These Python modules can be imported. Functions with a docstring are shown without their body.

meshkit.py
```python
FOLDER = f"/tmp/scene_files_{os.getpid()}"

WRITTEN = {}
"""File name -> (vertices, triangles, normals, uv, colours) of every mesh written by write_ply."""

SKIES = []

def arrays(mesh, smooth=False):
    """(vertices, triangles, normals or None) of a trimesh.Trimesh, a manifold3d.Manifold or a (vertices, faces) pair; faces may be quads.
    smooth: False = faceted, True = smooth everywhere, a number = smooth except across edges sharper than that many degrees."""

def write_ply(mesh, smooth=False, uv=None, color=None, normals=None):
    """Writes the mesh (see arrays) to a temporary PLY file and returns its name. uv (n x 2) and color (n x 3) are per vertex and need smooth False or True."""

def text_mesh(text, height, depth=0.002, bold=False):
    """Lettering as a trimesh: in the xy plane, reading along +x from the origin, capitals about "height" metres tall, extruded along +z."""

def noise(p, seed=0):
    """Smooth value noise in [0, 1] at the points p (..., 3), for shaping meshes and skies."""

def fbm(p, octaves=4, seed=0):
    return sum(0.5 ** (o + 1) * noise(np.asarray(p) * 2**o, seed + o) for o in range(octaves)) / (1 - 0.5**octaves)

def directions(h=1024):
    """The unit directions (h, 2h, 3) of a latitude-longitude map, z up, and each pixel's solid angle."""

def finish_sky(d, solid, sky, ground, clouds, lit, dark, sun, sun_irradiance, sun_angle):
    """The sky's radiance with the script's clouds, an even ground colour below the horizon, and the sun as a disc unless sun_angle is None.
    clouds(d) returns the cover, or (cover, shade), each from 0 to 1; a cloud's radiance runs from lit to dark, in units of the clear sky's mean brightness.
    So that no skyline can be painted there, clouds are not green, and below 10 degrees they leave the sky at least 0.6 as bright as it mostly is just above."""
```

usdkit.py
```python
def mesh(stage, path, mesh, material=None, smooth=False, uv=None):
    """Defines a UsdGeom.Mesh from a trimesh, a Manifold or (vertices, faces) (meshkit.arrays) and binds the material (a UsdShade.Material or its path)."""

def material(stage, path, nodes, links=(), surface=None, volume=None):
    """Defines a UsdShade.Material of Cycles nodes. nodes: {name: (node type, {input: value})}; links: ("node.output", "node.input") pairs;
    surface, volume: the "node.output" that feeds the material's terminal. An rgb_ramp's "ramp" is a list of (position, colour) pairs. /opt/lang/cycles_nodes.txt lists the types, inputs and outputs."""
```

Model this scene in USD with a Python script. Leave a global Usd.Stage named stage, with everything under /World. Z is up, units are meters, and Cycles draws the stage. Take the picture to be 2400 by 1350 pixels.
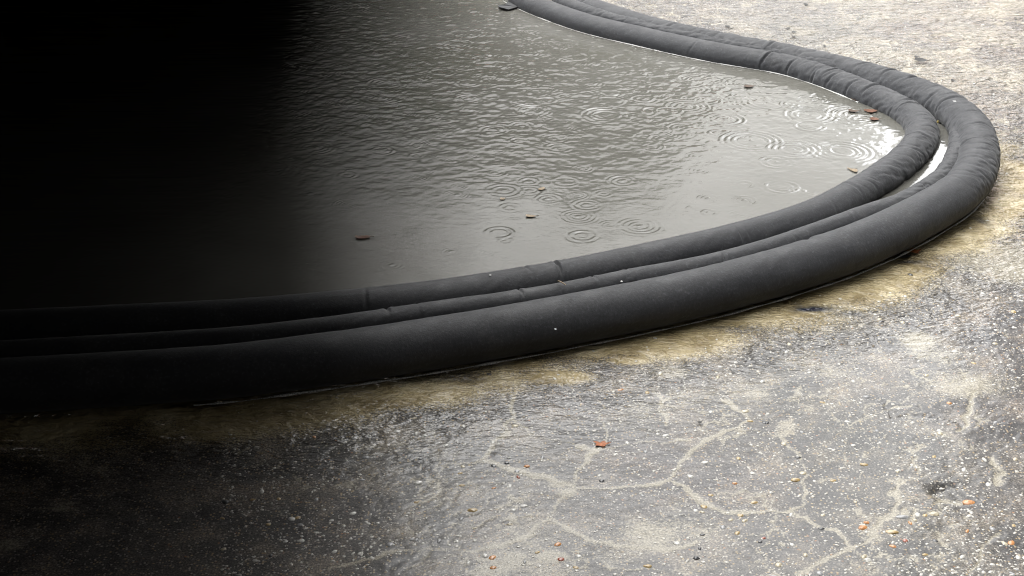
import math, numpy as np, trimesh, usdkit, meshkit
from pxr import Usd, UsdGeom, UsdLux, UsdShade, Gf, Sdf, Vt
from scipy.ndimage import gaussian_filter
from scipy.spatial import cKDTree
from shapely import contains_xy
from shapely.geometry import Polygon

stage = Usd.Stage.CreateInMemory()
UsdGeom.SetStageUpAxis(stage, 'Z'); UsdGeom.SetStageMetersPerUnit(stage, 1.0)
UsdGeom.Xform.Define(stage, '/World'); UsdGeom.Scope.Define(stage, '/World/Looks')
RNG = np.random.default_rng(7)

# ------------------------------------------------------------------ camera
PITCH = math.radians(24.8); CAM = np.array([0, 0, 1.6]); FPX = 3500.0
cam = UsdGeom.Camera.Define(stage, '/World/camera')
cam.AddTranslateOp().Set(Gf.Vec3d(*CAM)); cam.AddRotateXOp().Set(90 - math.degrees(PITCH))
cam.CreateHorizontalApertureAttr(36.0); cam.CreateVerticalApertureAttr(36.0 * 9 / 16)
cam.CreateFocalLengthAttr(36.0 * FPX / 2400); cam.CreateClippingRangeAttr(Gf.Vec2f(0.05, 5000))
cam.CreateFStopAttr(0.0)
cam.CreateExposureAttr(2.34)

# ------------------------------------------------------------------ sky and sun (overcast, raining)
SUN_EL, SUN_AZ = math.radians(62), math.radians(-4)          # azimuth from +y towards +x
def mat(name, nodes, links, surface=None, volume=None):
    return usdkit.material(stage, '/World/Looks/' + name, nodes, links, surface, volume)
CLOUD = 9.0
sky_mat = mat('overcast_sky', {
    's': ('sky_texture', {'sky_type': 'single_scattering', 'sun_disc': False, 'sun_elevation': SUN_EL, 'sun_rotation': SUN_AZ}),
    'tc': ('texture_coordinate', {}),
    'n': ('noise_texture', {'scale': 2.2, 'detail': 5.0, 'roughness': 0.55}),
    'r': ('rgb_ramp', {'ramp': [(0.30, (CLOUD * .80, CLOUD * .815, CLOUD * .83)), (0.70, (CLOUD * 1.12, CLOUD * 1.11, CLOUD * 1.09))]}),
    'm': ('mix_color', {'fac': 0.94, 'use_clamp': False}),
    'b': ('background_shader', {'strength': 0.15})},
    [('tc.generated', 'n.vector'), ('n.fac', 'r.fac'), ('s.color', 'm.a'), ('r.color', 'm.b'), ('m.result', 'b.color')], surface='b.background')
dome = UsdLux.DomeLight.Define(stage, '/World/sky'); dome.CreateIntensityAttr(1.0)
UsdShade.MaterialBindingAPI.Apply(dome.GetPrim()).Bind(sky_mat)
dome.GetPrim().SetCustomDataByKey('kind', 'structure')
sun = UsdLux.DistantLight.Define(stage, '/World/sun')
sun.CreateNormalizeAttr(True); sun.CreateIntensityAttr(0.15); sun.CreateAngleAttr(55.0); sun.CreateColorAttr(Gf.Vec3f(1.0, 0.97, 0.93))
sd = np.array([math.cos(SUN_EL) * math.sin(SUN_AZ), math.cos(SUN_EL) * math.cos(SUN_AZ), math.sin(SUN_EL)])
z = Gf.Vec3d(*sd); xax = Gf.Cross(Gf.Vec3d(0, 0, 1), z).GetNormalized(); yax = Gf.Cross(z, xax)
sun.AddTransformOp().Set(Gf.Matrix4d(*xax, 0, *yax, 0, *z, 0, 0, 0, 0, 1))

# ------------------------------------------------------------------ helpers
used = {}
def numbered(parent, name):
    k = (str(parent), name); n = used.get(k, 0); used[k] = n + 1
    return f'{parent}/{name}' if n == 0 else f'{parent}/{name}_{n:03d}'
def setd(p, label=None, category=None, group=None, kind=None):
    p = p.GetPrim() if hasattr(p, 'GetPrim') else p
    for k, v in (('label', label), ('category', category), ('group', group), ('kind', kind)):
        if v: p.SetCustomDataByKey(k, v)
    return p
def thing(name, loc=(0, 0, 0), rotz=0, **kw):
    x = UsdGeom.Xform.Define(stage, numbered('/World', name))
    x.AddTranslateOp().Set(Gf.Vec3d(*map(float, loc)))
    if rotz: x.AddRotateZOp().Set(math.degrees(rotz))
    setd(x, **kw); x.origin = np.array(loc, float)
    return x
def obj(name, mesh, material, parent=None, smooth=False, local=False, **kw):
    root = str(parent.GetPath()) if parent is not None else '/World'
    m = usdkit.mesh(stage, numbered(root, name), mesh, material, smooth=smooth)
    setd(m, **kw); return m
def primvar(m, name, val):
    UsdGeom.PrimvarsAPI(m).CreatePrimvar(name, Sdf.ValueTypeNames.FloatArray, 'vertex').Set(Vt.FloatArray.FromNumpy(np.asarray(val, np.float32)))
def box(sx, sy, sz, c=(0, 0, 0)):
    b = trimesh.creation.box([sx, sy, sz]); b.apply_translation(c); return b
def beam(a, b, w, h):
    a, b = np.array(a, float), np.array(b, float); d = b - a; L = np.linalg.norm(d); d /= L
    s = np.cross(d, [0, 0, 1]); s = s / np.linalg.norm(s) if np.linalg.norm(s) > 1e-6 else np.array([1., 0, 0]); u = np.cross(s, d)
    m = trimesh.creation.box([w, L, h]); T = np.eye(4); T[:3, 0], T[:3, 1], T[:3, 2], T[:3, 3] = s, d, u, (a + b) / 2
    m.apply_transform(T); return m
cat = trimesh.util.concatenate
cp, sp = math.cos(PITCH), math.sin(PITCH)
FW, UP, RT = np.array([0, cp, -sp]), np.array([0, sp, cp]), np.array([1., 0, 0])
def at(u, v, zz=0.0):
    """the point at height zz that the photograph's pixel (u, v) shows"""
    d = FW * FPX + RT * (u - 1200) + UP * (675 - v)
    return CAM + d * (zz - CAM[2]) / d[2]
def depth(p): return (np.asarray(p) - CAM) @ FW
def smoothstep(a, b, x):
    t = np.clip((x - a) / (b - a), 0, 1); return t * t * (3 - 2 * t)
def resample(P, step):
    P = np.asarray(P, float); s = np.r_[0, np.cumsum(np.linalg.norm(np.diff(P, axis=0), axis=1))]
    from scipy.interpolate import PchipInterpolator
    q = np.arange(0, s[-1], step)
    return PchipInterpolator(s, P)(q)
def smoothline(P, step, sigma):
    from scipy.ndimage import gaussian_filter1d
    P = resample(P, step); return gaussian_filter1d(P, sigma / step, axis=0, mode='nearest')

WATER = 0.040
def edge_to_axis(edge, r, zc, inward):
    """edge pixels of a tube's outline -> axis points; inward: pixel towards which the tube lies"""
    E = np.array(edge, float); T = np.gradient(E, axis=0); N = np.stack([-T[:, 1], T[:, 0]], 1); N /= np.linalg.norm(N, axis=1, keepdims=True)
    N *= inward; out = []
    for (u, v), n in zip(E, N):
        c = np.array([u, v])
        for _ in range(4):
            p = at(*c, zc); d = np.linalg.norm(p - CAM); c = np.array([u, v]) + n * r * FPX / d
        out.append(at(*c, zc))
    return np.array(out)

# ------------------------------------------------------------------ tube axes, from the outlines in the photograph
OUT_EDGE = [(500, 938), (700, 915), (850, 895), (1000, 871), (1150, 846), (1300, 818), (1500, 778), (1650, 744), (1800, 704), (1950, 657), (2050, 618), (2140, 575), (2220, 530), (2285, 485), (2322, 438),
            (2338, 385), (2335, 330), (2315, 282), (2280, 245), (2230, 213), (2150, 180), (2050, 150), (1960, 128), (1850, 103), (1750, 85), (1650, 66), (1550, 44), (1450, 15), (1390, -6), (1330, -30)]
R_IN, R_MID, R_OUT = 0.052, 0.031, 0.0615
ax_out = edge_to_axis(OUT_EDGE, R_OUT, R_OUT, -1)
IN_EDGE1 = [(500, 702), (640, 691), (800, 677), (1000, 655), (1150, 634), (1290, 612), (1450, 580), (1600, 548), (1750, 513), (1880, 474), (1940, 447)]
IN_EDGE2 = [(2198, 330), (2200, 305), (2190, 275), (2160, 247), (2110, 219), (2050, 194), (1940, 152), (1850, 126), (1800, 117), (1700, 102), (1600, 82), (1500, 60), (1400, 37), (1300, 4), (1250, -16), (1215, -34)]
ax_in = np.vstack([edge_to_axis(IN_EDGE1, R_IN, R_IN, 1), edge_to_axis(IN_EDGE2, R_IN, R_IN, -1)])
MID_EDGE = [(500, 770), (700, 750), (850, 731), (1000, 708), (1180, 684), (1330, 659), (1470, 631), (1640, 600), (1750, 573), (1900, 525), (2000, 489), (2098, 456), (2163, 421), (2208, 379), (2224, 338), (2222, 305), (2208, 280), (2168, 252), (2120, 226), (2060, 203)]
zm = np.interp(np.arange(len(MID_EDGE)), [0, 10, 13, 16, 19], [.090, .088, .052, .052, .074])
ax_mid = np.array([edge_to_axis(MID_EDGE, R_MID, zz, 1)[i] for i, zz in enumerate(zm)])
# beyond the bend the slim tube lies between the two others
o = smoothline(ax_out, .02, .05); i_ = smoothline(ax_in, .02, .05)
far = o[(o[:, 1] > ax_mid[-1, 1] + .12) & (np.arange(len(o)) > len(o) // 2)]
k = cKDTree(i_[:, :2]).query(far[:, :2])[1]; mm = far * .55 + i_[k] * .45; mm[:, 2] = .080
ax_mid = np.vstack([ax_mid, mm[::6]])
ax_out = np.vstack([[ax_out[0] + [-1.4, -.12, 0]], ax_out]); ax_in = np.vstack([[ax_in[0] + [-1.4, -.1, 0]], ax_in]); ax_mid = np.vstack([[ax_mid[0] + [-1.4, -.12, 0]], ax_mid])
AX = {n: smoothline(a, .0035, s) for n, a, s in (('out', ax_out, .05), ('in', ax_in, .05), ('mid', ax_mid, .035))}

# ------------------------------------------------------------------ materials of ground and water
def ground_material():
    n = {
        'g': ('geometry', {}), 'sand_sheen': ('attribute', {'attribute': 'sand_sheen'}), 'film': ('attribute', {'attribute': 'film'}), 'tan': ('attribute', {'attribute': 'silt'}), 'drk': ('attribute', {'attribute': 'wet_and_shade'}),
        # asphalt binder with fine grit
        'n1': ('noise_texture', {'scale': 9.0, 'detail': 5.0, 'roughness': .6}), 'n2': ('noise_texture', {'scale': 260.0, 'detail': 3.0, 'roughness': .65}), 'n3': ('noise_texture', {'scale': 1.1, 'detail': 3.0}),
        'base': ('rgb_ramp', {'ramp': [(.34, (.019, .019, .0195)), (.5, (.048, .0463, .0442)), (.66, (.106, .096, .080))]}),
        'grit': ('rgb_ramp', {'ramp': [(.36, (.30, .30, .31)), (.52, (1., 1., 1.)), (.63, (1.9, 1.85, 1.75)), (.72, (3.4, 3.2, 3.0))]}),
        'm1': ('mix_color', {'blend_type': 'multiply', 'fac': 1.0, 'use_clamp': False}),
        'v1': ('voronoi_texture', {'scale': 185., 'randomness': 1.}), 'v1d': ('map_range', {'range_type': 'smoothstep', 'from_min': .50, 'from_max': .34, 'clamp': True}), 'v1h': ('separate_color', {'color_type': 'rgb'}), 'v1s': ('math', {'math_type': 'greater_than', 'value2': .66}), 'v1f': ('math', {'math_type': 'multiply'}), 'v1c': ('rgb_ramp', {'ramp': [(0, (.25, .24, .21)), (.35, (.17, .168, .16)), (.5, (.23, .19, .12)), (.68, (.20, .15, .08)), (.74, (.09, .09, .092)), (.86, (.11, .105, .10)), (.88, (.22, .11, .05)), (.91, (.014, .014, .015)), (1, (.02, .02, .022))]}), 'v1m': ('mix_color', {'use_clamp': False}),
        'tone': ('rgb_ramp', {'ramp': [(.35, (.98, .95, .86)), (.65, (1.08, 1.0, 1.01))]}), 'm2': ('mix_color', {'blend_type': 'multiply', 'fac': 1.0, 'use_clamp': False}),
        # pale silt washed into the cracks, also painting the far sky sheen
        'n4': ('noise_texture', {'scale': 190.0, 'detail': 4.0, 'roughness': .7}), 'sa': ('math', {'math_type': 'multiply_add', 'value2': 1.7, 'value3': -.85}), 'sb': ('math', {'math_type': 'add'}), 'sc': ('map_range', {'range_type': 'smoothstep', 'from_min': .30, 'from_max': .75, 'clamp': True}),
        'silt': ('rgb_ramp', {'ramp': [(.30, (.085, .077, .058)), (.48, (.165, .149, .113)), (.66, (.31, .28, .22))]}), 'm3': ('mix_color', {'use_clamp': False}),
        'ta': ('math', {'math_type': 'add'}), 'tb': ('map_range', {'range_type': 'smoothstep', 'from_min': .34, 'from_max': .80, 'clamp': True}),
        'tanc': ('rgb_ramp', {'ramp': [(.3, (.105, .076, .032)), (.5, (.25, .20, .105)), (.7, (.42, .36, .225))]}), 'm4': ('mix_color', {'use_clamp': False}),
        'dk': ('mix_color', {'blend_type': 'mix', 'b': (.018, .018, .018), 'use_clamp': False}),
        # relief of the stone and, above it, the moving film of rain water
        'b1': ('bump', {'strength': .55, 'distance': .002}),
        'map': ('mapping', {'scale': (17., 30., 17.)}), 'w1': ('noise_texture', {'scale': 1.0, 'detail': 3.0, 'roughness': .55, 'distortion': .6}),
        'map2': ('mapping', {'scale': (48., 95., 48.)}), 'w2': ('noise_texture', {'scale': 1.0, 'detail': 2.0, 'roughness': .5, 'distortion': .4}), 'wa': ('math', {'math_type': 'multiply_add', 'value2': .35}),
        'fh': ('math', {'math_type': 'multiply'}), 'b2': ('bump', {'strength': 1.0, 'distance': .028}),
        'cw': ('map_range', {'from_min': 0., 'from_max': .45, 'to_min': .68, 'to_max': 1.0, 'clamp': True}), 'cr': ('map_range', {'from_min': 0., 'from_max': .40, 'to_min': .22, 'to_max': .06, 'clamp': True}),
        'p': ('principled_bsdf', {'roughness': .6, 'coat_ior': 1.33, 'specular_ior_level': .2}),
    }
    l = [('g.position', x + '.vector') for x in ('n1', 'n2', 'n3', 'n4', 'map', 'map2')]
    l += [('n1.fac', 'base.fac'), ('n2.fac', 'grit.fac'), ('base.color', 'm1.a'), ('grit.color', 'm1.b'), ('g.position', 'v1.vector'), ('v1.distance', 'v1d.value'), ('v1.color', 'v1h.color'), ('v1h.r', 'v1s.value1'), ('v1s.value', 'v1f.value1'), ('v1d.result', 'v1f.value2'), ('v1h.g', 'v1c.fac'), ('v1f.value', 'v1m.fac'), ('m1.result', 'v1m.a'), ('v1c.color', 'v1m.b'), ('n3.fac', 'tone.fac'), ('v1m.result', 'm2.a'), ('tone.color', 'm2.b'),
          ('n4.fac', 'sa.value1'), ('sa.value', 'sb.value1'), ('sand_sheen.fac', 'sb.value2'), ('sb.value', 'sc.value'), ('n2.fac', 'silt.fac'), ('sc.result', 'm3.fac'), ('m2.result', 'm3.a'), ('silt.color', 'm3.b'),
          ('sa.value', 'ta.value1'), ('tan.fac', 'ta.value2'), ('ta.value', 'tb.value'), ('tb.result', 'm4.fac'), ('n1.fac', 'tanc.fac'), ('m3.result', 'm4.a'), ('tanc.color', 'm4.b'),
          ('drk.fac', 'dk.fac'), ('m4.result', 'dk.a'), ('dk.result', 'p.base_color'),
          ('n2.fac', 'b1.height'), ('b2.normal', 'b1.normal'), ('b1.normal', 'p.normal'),
          ('map.vector', 'w1.vector'), ('map2.vector', 'w2.vector'), ('w2.fac', 'wa.value1'), ('w1.fac', 'wa.value3'), ('wa.value', 'fh.value1'), ('film.fac', 'fh.value2'), ('fh.value', 'b2.height'), ('b2.normal', 'p.coat_normal'), ('film.fac', 'cw.value'), ('film.fac', 'cr.value'), ('cw.result', 'p.coat_weight'), ('cr.result', 'p.coat_roughness')]
    return mat('wet_asphalt', n, l, 'p.BSDF')
ASPHALT = ground_material()
WATER_M = mat('muddy_rain_water', {
    'g': ('geometry', {}), 'n': ('noise_texture', {'scale': 1.6, 'detail': 3.0}), 'c': ('rgb_ramp', {'ramp': [(.35, (.062, .060, .052)), (.65, (.080, .078, .070))]}),
    'map': ('mapping', {'scale': (45., 60., 45.)}), 'w': ('noise_texture', {'scale': 1.0, 'detail': 2.0, 'distortion': .5}), 'b': ('bump', {'strength': .3, 'distance': .0012}),
    'p': ('principled_bsdf', {'roughness': .03, 'ior': 1.33, 'specular_ior_level': .5})},
    [('g.position', 'n.vector'), ('n.fac', 'c.fac'), ('c.color', 'p.base_color'), ('g.position', 'map.vector'), ('map.vector', 'w.vector'), ('w.fac', 'b.height'), ('b.normal', 'p.normal')], 'p.BSDF')

# ------------------------------------------------------------------ ground
def axis(lo, hi, step, reach):
    step = np.atleast_1d(step); n = int((hi - lo) / step[0]) if len(step) == 1 else None
    mid = np.linspace(lo, hi, n + 1) if n else None
    if mid is None:
        mid = [lo]
        while mid[-1] < hi: mid.append(mid[-1] + np.interp(mid[-1], [lo, hi], step))
        mid = np.array(mid)
    out = []; d = .01
    while sum(out) < reach: out.append(d); d *= 1.45
    e = np.cumsum(out)
    return np.r_[mid[0] - e[::-1], mid, mid[-1] + e]
gx = axis(-.75, 2.25, (.0045,), 400); gy = axis(2.05, 6.7, (.0045, .011), 400)
X, Y = np.meshgrid(gx, gy); P2 = np.stack([X, Y], -1).reshape(-1, 2)

def dist_to(lines, P, cut=.3):
    pts = np.vstack(lines); d, i = cKDTree(pts).query(P, distance_upper_bound=cut); return np.where(np.isfinite(d), d, cut)
def px(L, zz=0): return np.array([at(u, v, zz)[:2] for u, v in L])
CR = [([(1200, 915), (1196, 985), (1150, 1050), (1135, 1078), (1050, 1086), (1030, 1135), (965, 1190)], 11), ([(1135, 1078), (1190, 1100), (1250, 1110), (1290, 1125), (1345, 1145)], 13),
      ([(1200, 985), (1260, 1015), (1330, 1040), (1380, 1052), (1430, 1046), (1550, 1035), (1620, 1030)], 8), ([(1400, 930), (1415, 1000), (1425, 1040)], 7),
      ([(1395, 1055), (1350, 1110), (1330, 1150), (1290, 1210), (1220, 1265), (1100, 1288), (950, 1292), (860, 1312), (780, 1340)], 11), ([(1345, 1150), (1450, 1146), (1550, 1130), (1600, 1085), (1640, 1040), (1700, 1010), (1750, 985), (1690, 935)], 12),
      ([(1575, 1128), (1640, 1170), (1700, 1200), (1830, 1203), (1855, 1195), (1882, 1165), (1888, 1110), (1870, 1060), (1830, 1015)], 10), ([(1850, 1203), (1900, 1225), (1960, 1250), (2000, 1280), (2080, 1210), (2105, 1150), (2110, 1120)], 10),
      ([(2000, 1280), (1900, 1330), (1860, 1350)], 11), ([(2000, 1285), (2070, 1345)], 6), ([(1975, 1090), (1990, 1020), (2020, 985), (2130, 950)], 7), ([(2325, 1075), (2345, 1110), (2340, 1135)], 12), ([(2290, 920), (2265, 975), (2245, 1010)], 10),
      ([(2330, 1250), (2300, 1300), (2265, 1345)], 9), ([(1290, 1210), (1400, 1270), (1540, 1290), (1640, 1270)], 13), ([(1540, 910), (1550, 960), (1560, 1000)], 8), ([(1000, 1050), (900, 1040), (820, 1075)], 6), ([(1100, 1288), (1140, 1320), (1170, 1355)], 9)]
sand_sheen = np.zeros(len(P2))
warp = np.stack([meshkit.fbm(np.c_[P2 * 26, np.zeros(len(P2))], 3, 3), meshkit.fbm(np.c_[P2 * 26, np.ones(len(P2)) * 9], 3, 5)], 1) - .5
wide = meshkit.fbm(np.c_[P2 * 7, np.zeros(len(P2))], 3, 21)
for line, w in CR:
    L = resample(px(line), .004); d = dist_to([L], P2 + warp * .035, .15)
    sand_sheen = np.maximum(sand_sheen, (.30 + .62 * wide) * np.exp(-(d / (w * .00041 * (.4 + 1.5 * wide))) ** 2) + .16 * np.exp(-(d / (w * .0010)) ** 2))
cells = np.c_[np.random.default_rng(5).uniform(-1, 2.6, 800), np.random.default_rng(6).uniform(1.9, 6.8, 800)]
dd, _ = cKDTree(cells).query(P2 + warp * .09, k=2); e_ = (dd[:, 1] - dd[:, 0]) * .5
sand_sheen = np.maximum(sand_sheen, smoothstep(.40, .56, meshkit.fbm(np.c_[P2 * 4.2, np.zeros(len(P2))], 3, 51)) * (.55 * np.exp(-(e_ / (.0018 + .0035 * wide)) ** 2)))
patch = lambda u, v, ru, rv: np.exp(-(((P2[:, 0] - at(u, v)[0]) / (ru / 1150)) ** 2 + ((P2[:, 1] - at(u, v)[1]) / (rv / 700)) ** 2))
big = meshkit.fbm(np.c_[P2 * 3.2, np.zeros(len(P2))], 4, 11); mid = meshkit.fbm(np.c_[P2 * 11, np.zeros(len(P2))], 4, 12)
for (u, v, ru, rv, a) in [(1310, 1135, 30, 12, .55), (1330, 1155, 32, 14, .6), (1450, 1270, 190, 60, .42), (1250, 1320, 160, 50, .35), (1700, 930, 150, 60, .4), (2150, 800, 60, 40, .8), (2200, 830, 110, 50, .4), (2300, 900, 140, 60, .35), (1990, 860, 130, 60, .35), (2350, 620, 160, 90, .45), (1560, 870, 100, 40, .4), (1700, 960, 45, 20, .45), (1980, 1010, 60, 25, .3), (1500, 960, 120, 60, .25)]:
    sand_sheen = np.maximum(sand_sheen, a * patch(u, v, ru, rv) * (.4 + 1.2 * mid))
sand_sheen = np.clip(sand_sheen * 1.15 + .9 * np.clip(big - .5, 0, 1) + .55 * np.clip(mid - .52, 0, 1) + .18 * smoothstep(4.2, 5.6, P2[:, 1]) + .12 * smoothstep(.6, 1.6, P2[:, 0]), 0, 1)  # far gain paints the wet ground's bright sky sheen as pale colour
# distance outside the big tube
d_out = dist_to([AX['out'][:, :2]], P2, .9)
inside_poly = Polygon(np.vstack([AX['out'][:, :2], [[AX['out'][-1, 0] - .6, 7.6], [-4, 7.6], [-4, AX['out'][0, 1]]]]))
ins = contains_xy(inside_poly.buffer(0), P2[:, 0], P2[:, 1])
g = np.where(ins, 0, d_out - R_OUT)
near_x = smoothstep(-.45, .15, P2[:, 0])
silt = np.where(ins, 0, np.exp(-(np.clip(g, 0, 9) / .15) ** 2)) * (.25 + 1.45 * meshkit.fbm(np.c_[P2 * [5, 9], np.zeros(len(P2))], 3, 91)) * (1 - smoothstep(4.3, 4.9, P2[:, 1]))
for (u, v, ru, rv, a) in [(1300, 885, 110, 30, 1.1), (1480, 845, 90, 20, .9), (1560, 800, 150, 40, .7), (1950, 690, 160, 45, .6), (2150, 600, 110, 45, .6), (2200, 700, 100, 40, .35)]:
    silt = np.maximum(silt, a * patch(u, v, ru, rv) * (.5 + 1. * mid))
wet_and_shade = np.zeros(len(P2))  # dark wet patches and cracks; shade painted at pothole rim and tube foot
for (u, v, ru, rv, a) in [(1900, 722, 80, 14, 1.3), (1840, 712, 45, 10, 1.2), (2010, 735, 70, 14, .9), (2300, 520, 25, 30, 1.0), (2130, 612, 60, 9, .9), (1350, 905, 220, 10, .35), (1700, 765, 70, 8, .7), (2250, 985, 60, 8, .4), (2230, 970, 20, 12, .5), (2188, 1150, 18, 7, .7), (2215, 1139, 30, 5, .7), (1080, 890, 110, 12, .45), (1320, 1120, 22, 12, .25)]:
    wet_and_shade = np.maximum(wet_and_shade, a * patch(u, v, ru, rv) * smoothstep(.35, .6, mid + .1))
for line, w in [([(2075, 950), (2090, 980), (2160, 972), (2225, 985), (2260, 1010)], 3.0), ([(1640, 995), (1660, 1003), (1690, 1010)], 2)]:
    d = dist_to([resample(px(line), .004)], P2 + warp * .02, .1); wet_and_shade = np.maximum(wet_and_shade, .8 * np.exp(-(d / (w * .0009)) ** 2))
# how much rain water stands on the surface: deep and choppy at the tube's foot and up the slope, a still skin close to the camera
film = .025 + .975 * smoothstep(3.25, 4.6, P2[:, 1] - .25 * np.clip(P2[:, 0] - .8, -1, 1)) + np.where(ins, 0, .75 * np.exp(-(np.clip(g, 0, 9) / .24) ** 2))
film = np.clip(film, 0, 1.1)
# relief: settled unevenness, cracks slightly sunk, a little pothole
hgt = .006 * (big - .5) + .0024 * (mid - .5) - .0007 * sand_sheen + .06 * smoothstep(7.3, 8.6, P2[:, 1]) * (1 - smoothstep(20, 60, np.abs(P2[:, 0])))
hgt += .0011 * (meshkit.fbm(np.c_[P2 * 95, np.zeros(len(P2))], 2, 31) - .5) * (1 - .8 * np.clip(sand_sheen, 0, 1))
q = at(2222, 1160); pot = ((P2 - q[:2]) @ np.array([[1, .25], [-.1, 1]])) / np.array([.043, .038]); rr = np.hypot(*pot.T) * (.45 + 1.0 * meshkit.fbm(np.c_[P2 * 38, np.zeros(len(P2))], 3, 61))
hole = 1 - smoothstep(.5, 1.0, rr); hgt -= .008 * hole; sand_sheen = np.where(hole > .3, .3 + .5 * smoothstep(.2, -.6, pot[:, 1]), sand_sheen); 
hgt -= .003 * np.clip(wet_and_shade, 0, 1)
hgt = np.where(ins, np.minimum(hgt, .004), hgt)
V = np.c_[P2, hgt]; nx, ny = len(gx), len(gy)
I = (np.arange(ny - 1)[:, None] * nx + np.arange(nx - 1)[None]).ravel()
ground = thing('asphalt', label='wet cracked asphalt strewn with pale aggregate', kind='structure')
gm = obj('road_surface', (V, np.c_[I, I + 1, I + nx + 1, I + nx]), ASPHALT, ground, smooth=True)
for nme, val in (('sand_sheen', sand_sheen), ('film', film), ('silt', np.clip(silt, 0, 1)), ('wet_and_shade', wet_and_shade)): primvar(gm, nme, val)
from scipy.interpolate import RegularGridInterpolator
height_at = RegularGridInterpolator((gy, gx), hgt.reshape(ny, nx)); sand_sheen_at = RegularGridInterpolator((gy, gx), sand_sheen.reshape(ny, nx)); film_at = RegularGridInterpolator((gy, gx), film.reshape(ny, nx))

# ------------------------------------------------------------------ stones set in the asphalt
def pebble_shape(rng, sub=1):
    m = trimesh.creation.icosphere(sub) if sub else trimesh.creation.icosahedron()
    v = m.vertices * (1 + .38 * (meshkit.noise(m.vertices * 1.3 + rng.uniform(0, 50, 3), int(rng.integers(99)))[:, None] - .5))
    return v, m.faces
SHAPES = [pebble_shape(RNG, 0) for _ in range(10)]; FINE = [pebble_shape(RNG, 1) for _ in range(8)]
def stone(p, size, sh, flat, a, sink, ratio=.75):
    v, f = sh; v = v * [size, size * ratio, size * flat]
    c, s = math.cos(a), math.sin(a); v = v @ np.array([[c, s, 0], [-s, c, 0], [0, 0, 1]])
    return v + [p[0], p[1], p[2] - sink], f
def stone_mat(name, ramp, rough=.35):
    return mat(name, {'g': ('geometry', {}), 'n': ('noise_texture', {'scale': 420., 'detail': 2.}), 'r': ('rgb_ramp', {'ramp': ramp}), 'h': ('hsv', {'value': 1.0}), 'mv': ('map_range', {'from_min': .25, 'from_max': .75, 'to_min': .75, 'to_max': 1.2}),
                      'p': ('principled_bsdf', {'roughness': rough, 'coat_weight': .2, 'coat_ior': 1.33, 'coat_roughness': .15})},
               [('g.random_per_island', 'r.fac'), ('g.position', 'n.vector'), ('n.fac', 'mv.value'), ('r.color', 'h.color'), ('mv.result', 'h.value'), ('h.color', 'p.base_color')], 'p.BSDF')
M_MIX = stone_mat('mixed_aggregate', [(0, (.36, .345, .31)), (.30, (.30, .29, .265)), (.34, (.20, .195, .19)), (.60, (.17, .165, .155)), (.64, (.28, .23, .14)), (.80, (.26, .20, .10)), (.82, (.27, .135, .06)), (.86, (.25, .12, .05)), (.87, (.018, .018, .02)), (1, (.04, .04, .042))])
def plain_stone(name, c): return mat(name, {'g': ('geometry', {}), 'n': ('noise_texture', {'scale': 260., 'detail': 3.}), 'r': ('rgb_ramp', {'ramp': [(.3, tuple(x * .75 for x in c)), (.7, tuple(min(1, x * 1.2) for x in c))]}), 'p': ('principled_bsdf', {'roughness': .4, 'coat_weight': .5, 'coat_ior': 1.33, 'coat_roughness': .08})},
               [('g.position', 'n.vector'), ('n.fac', 'r.fac'), ('r.color', 'p.base_color')], 'p.BSDF')
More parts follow.
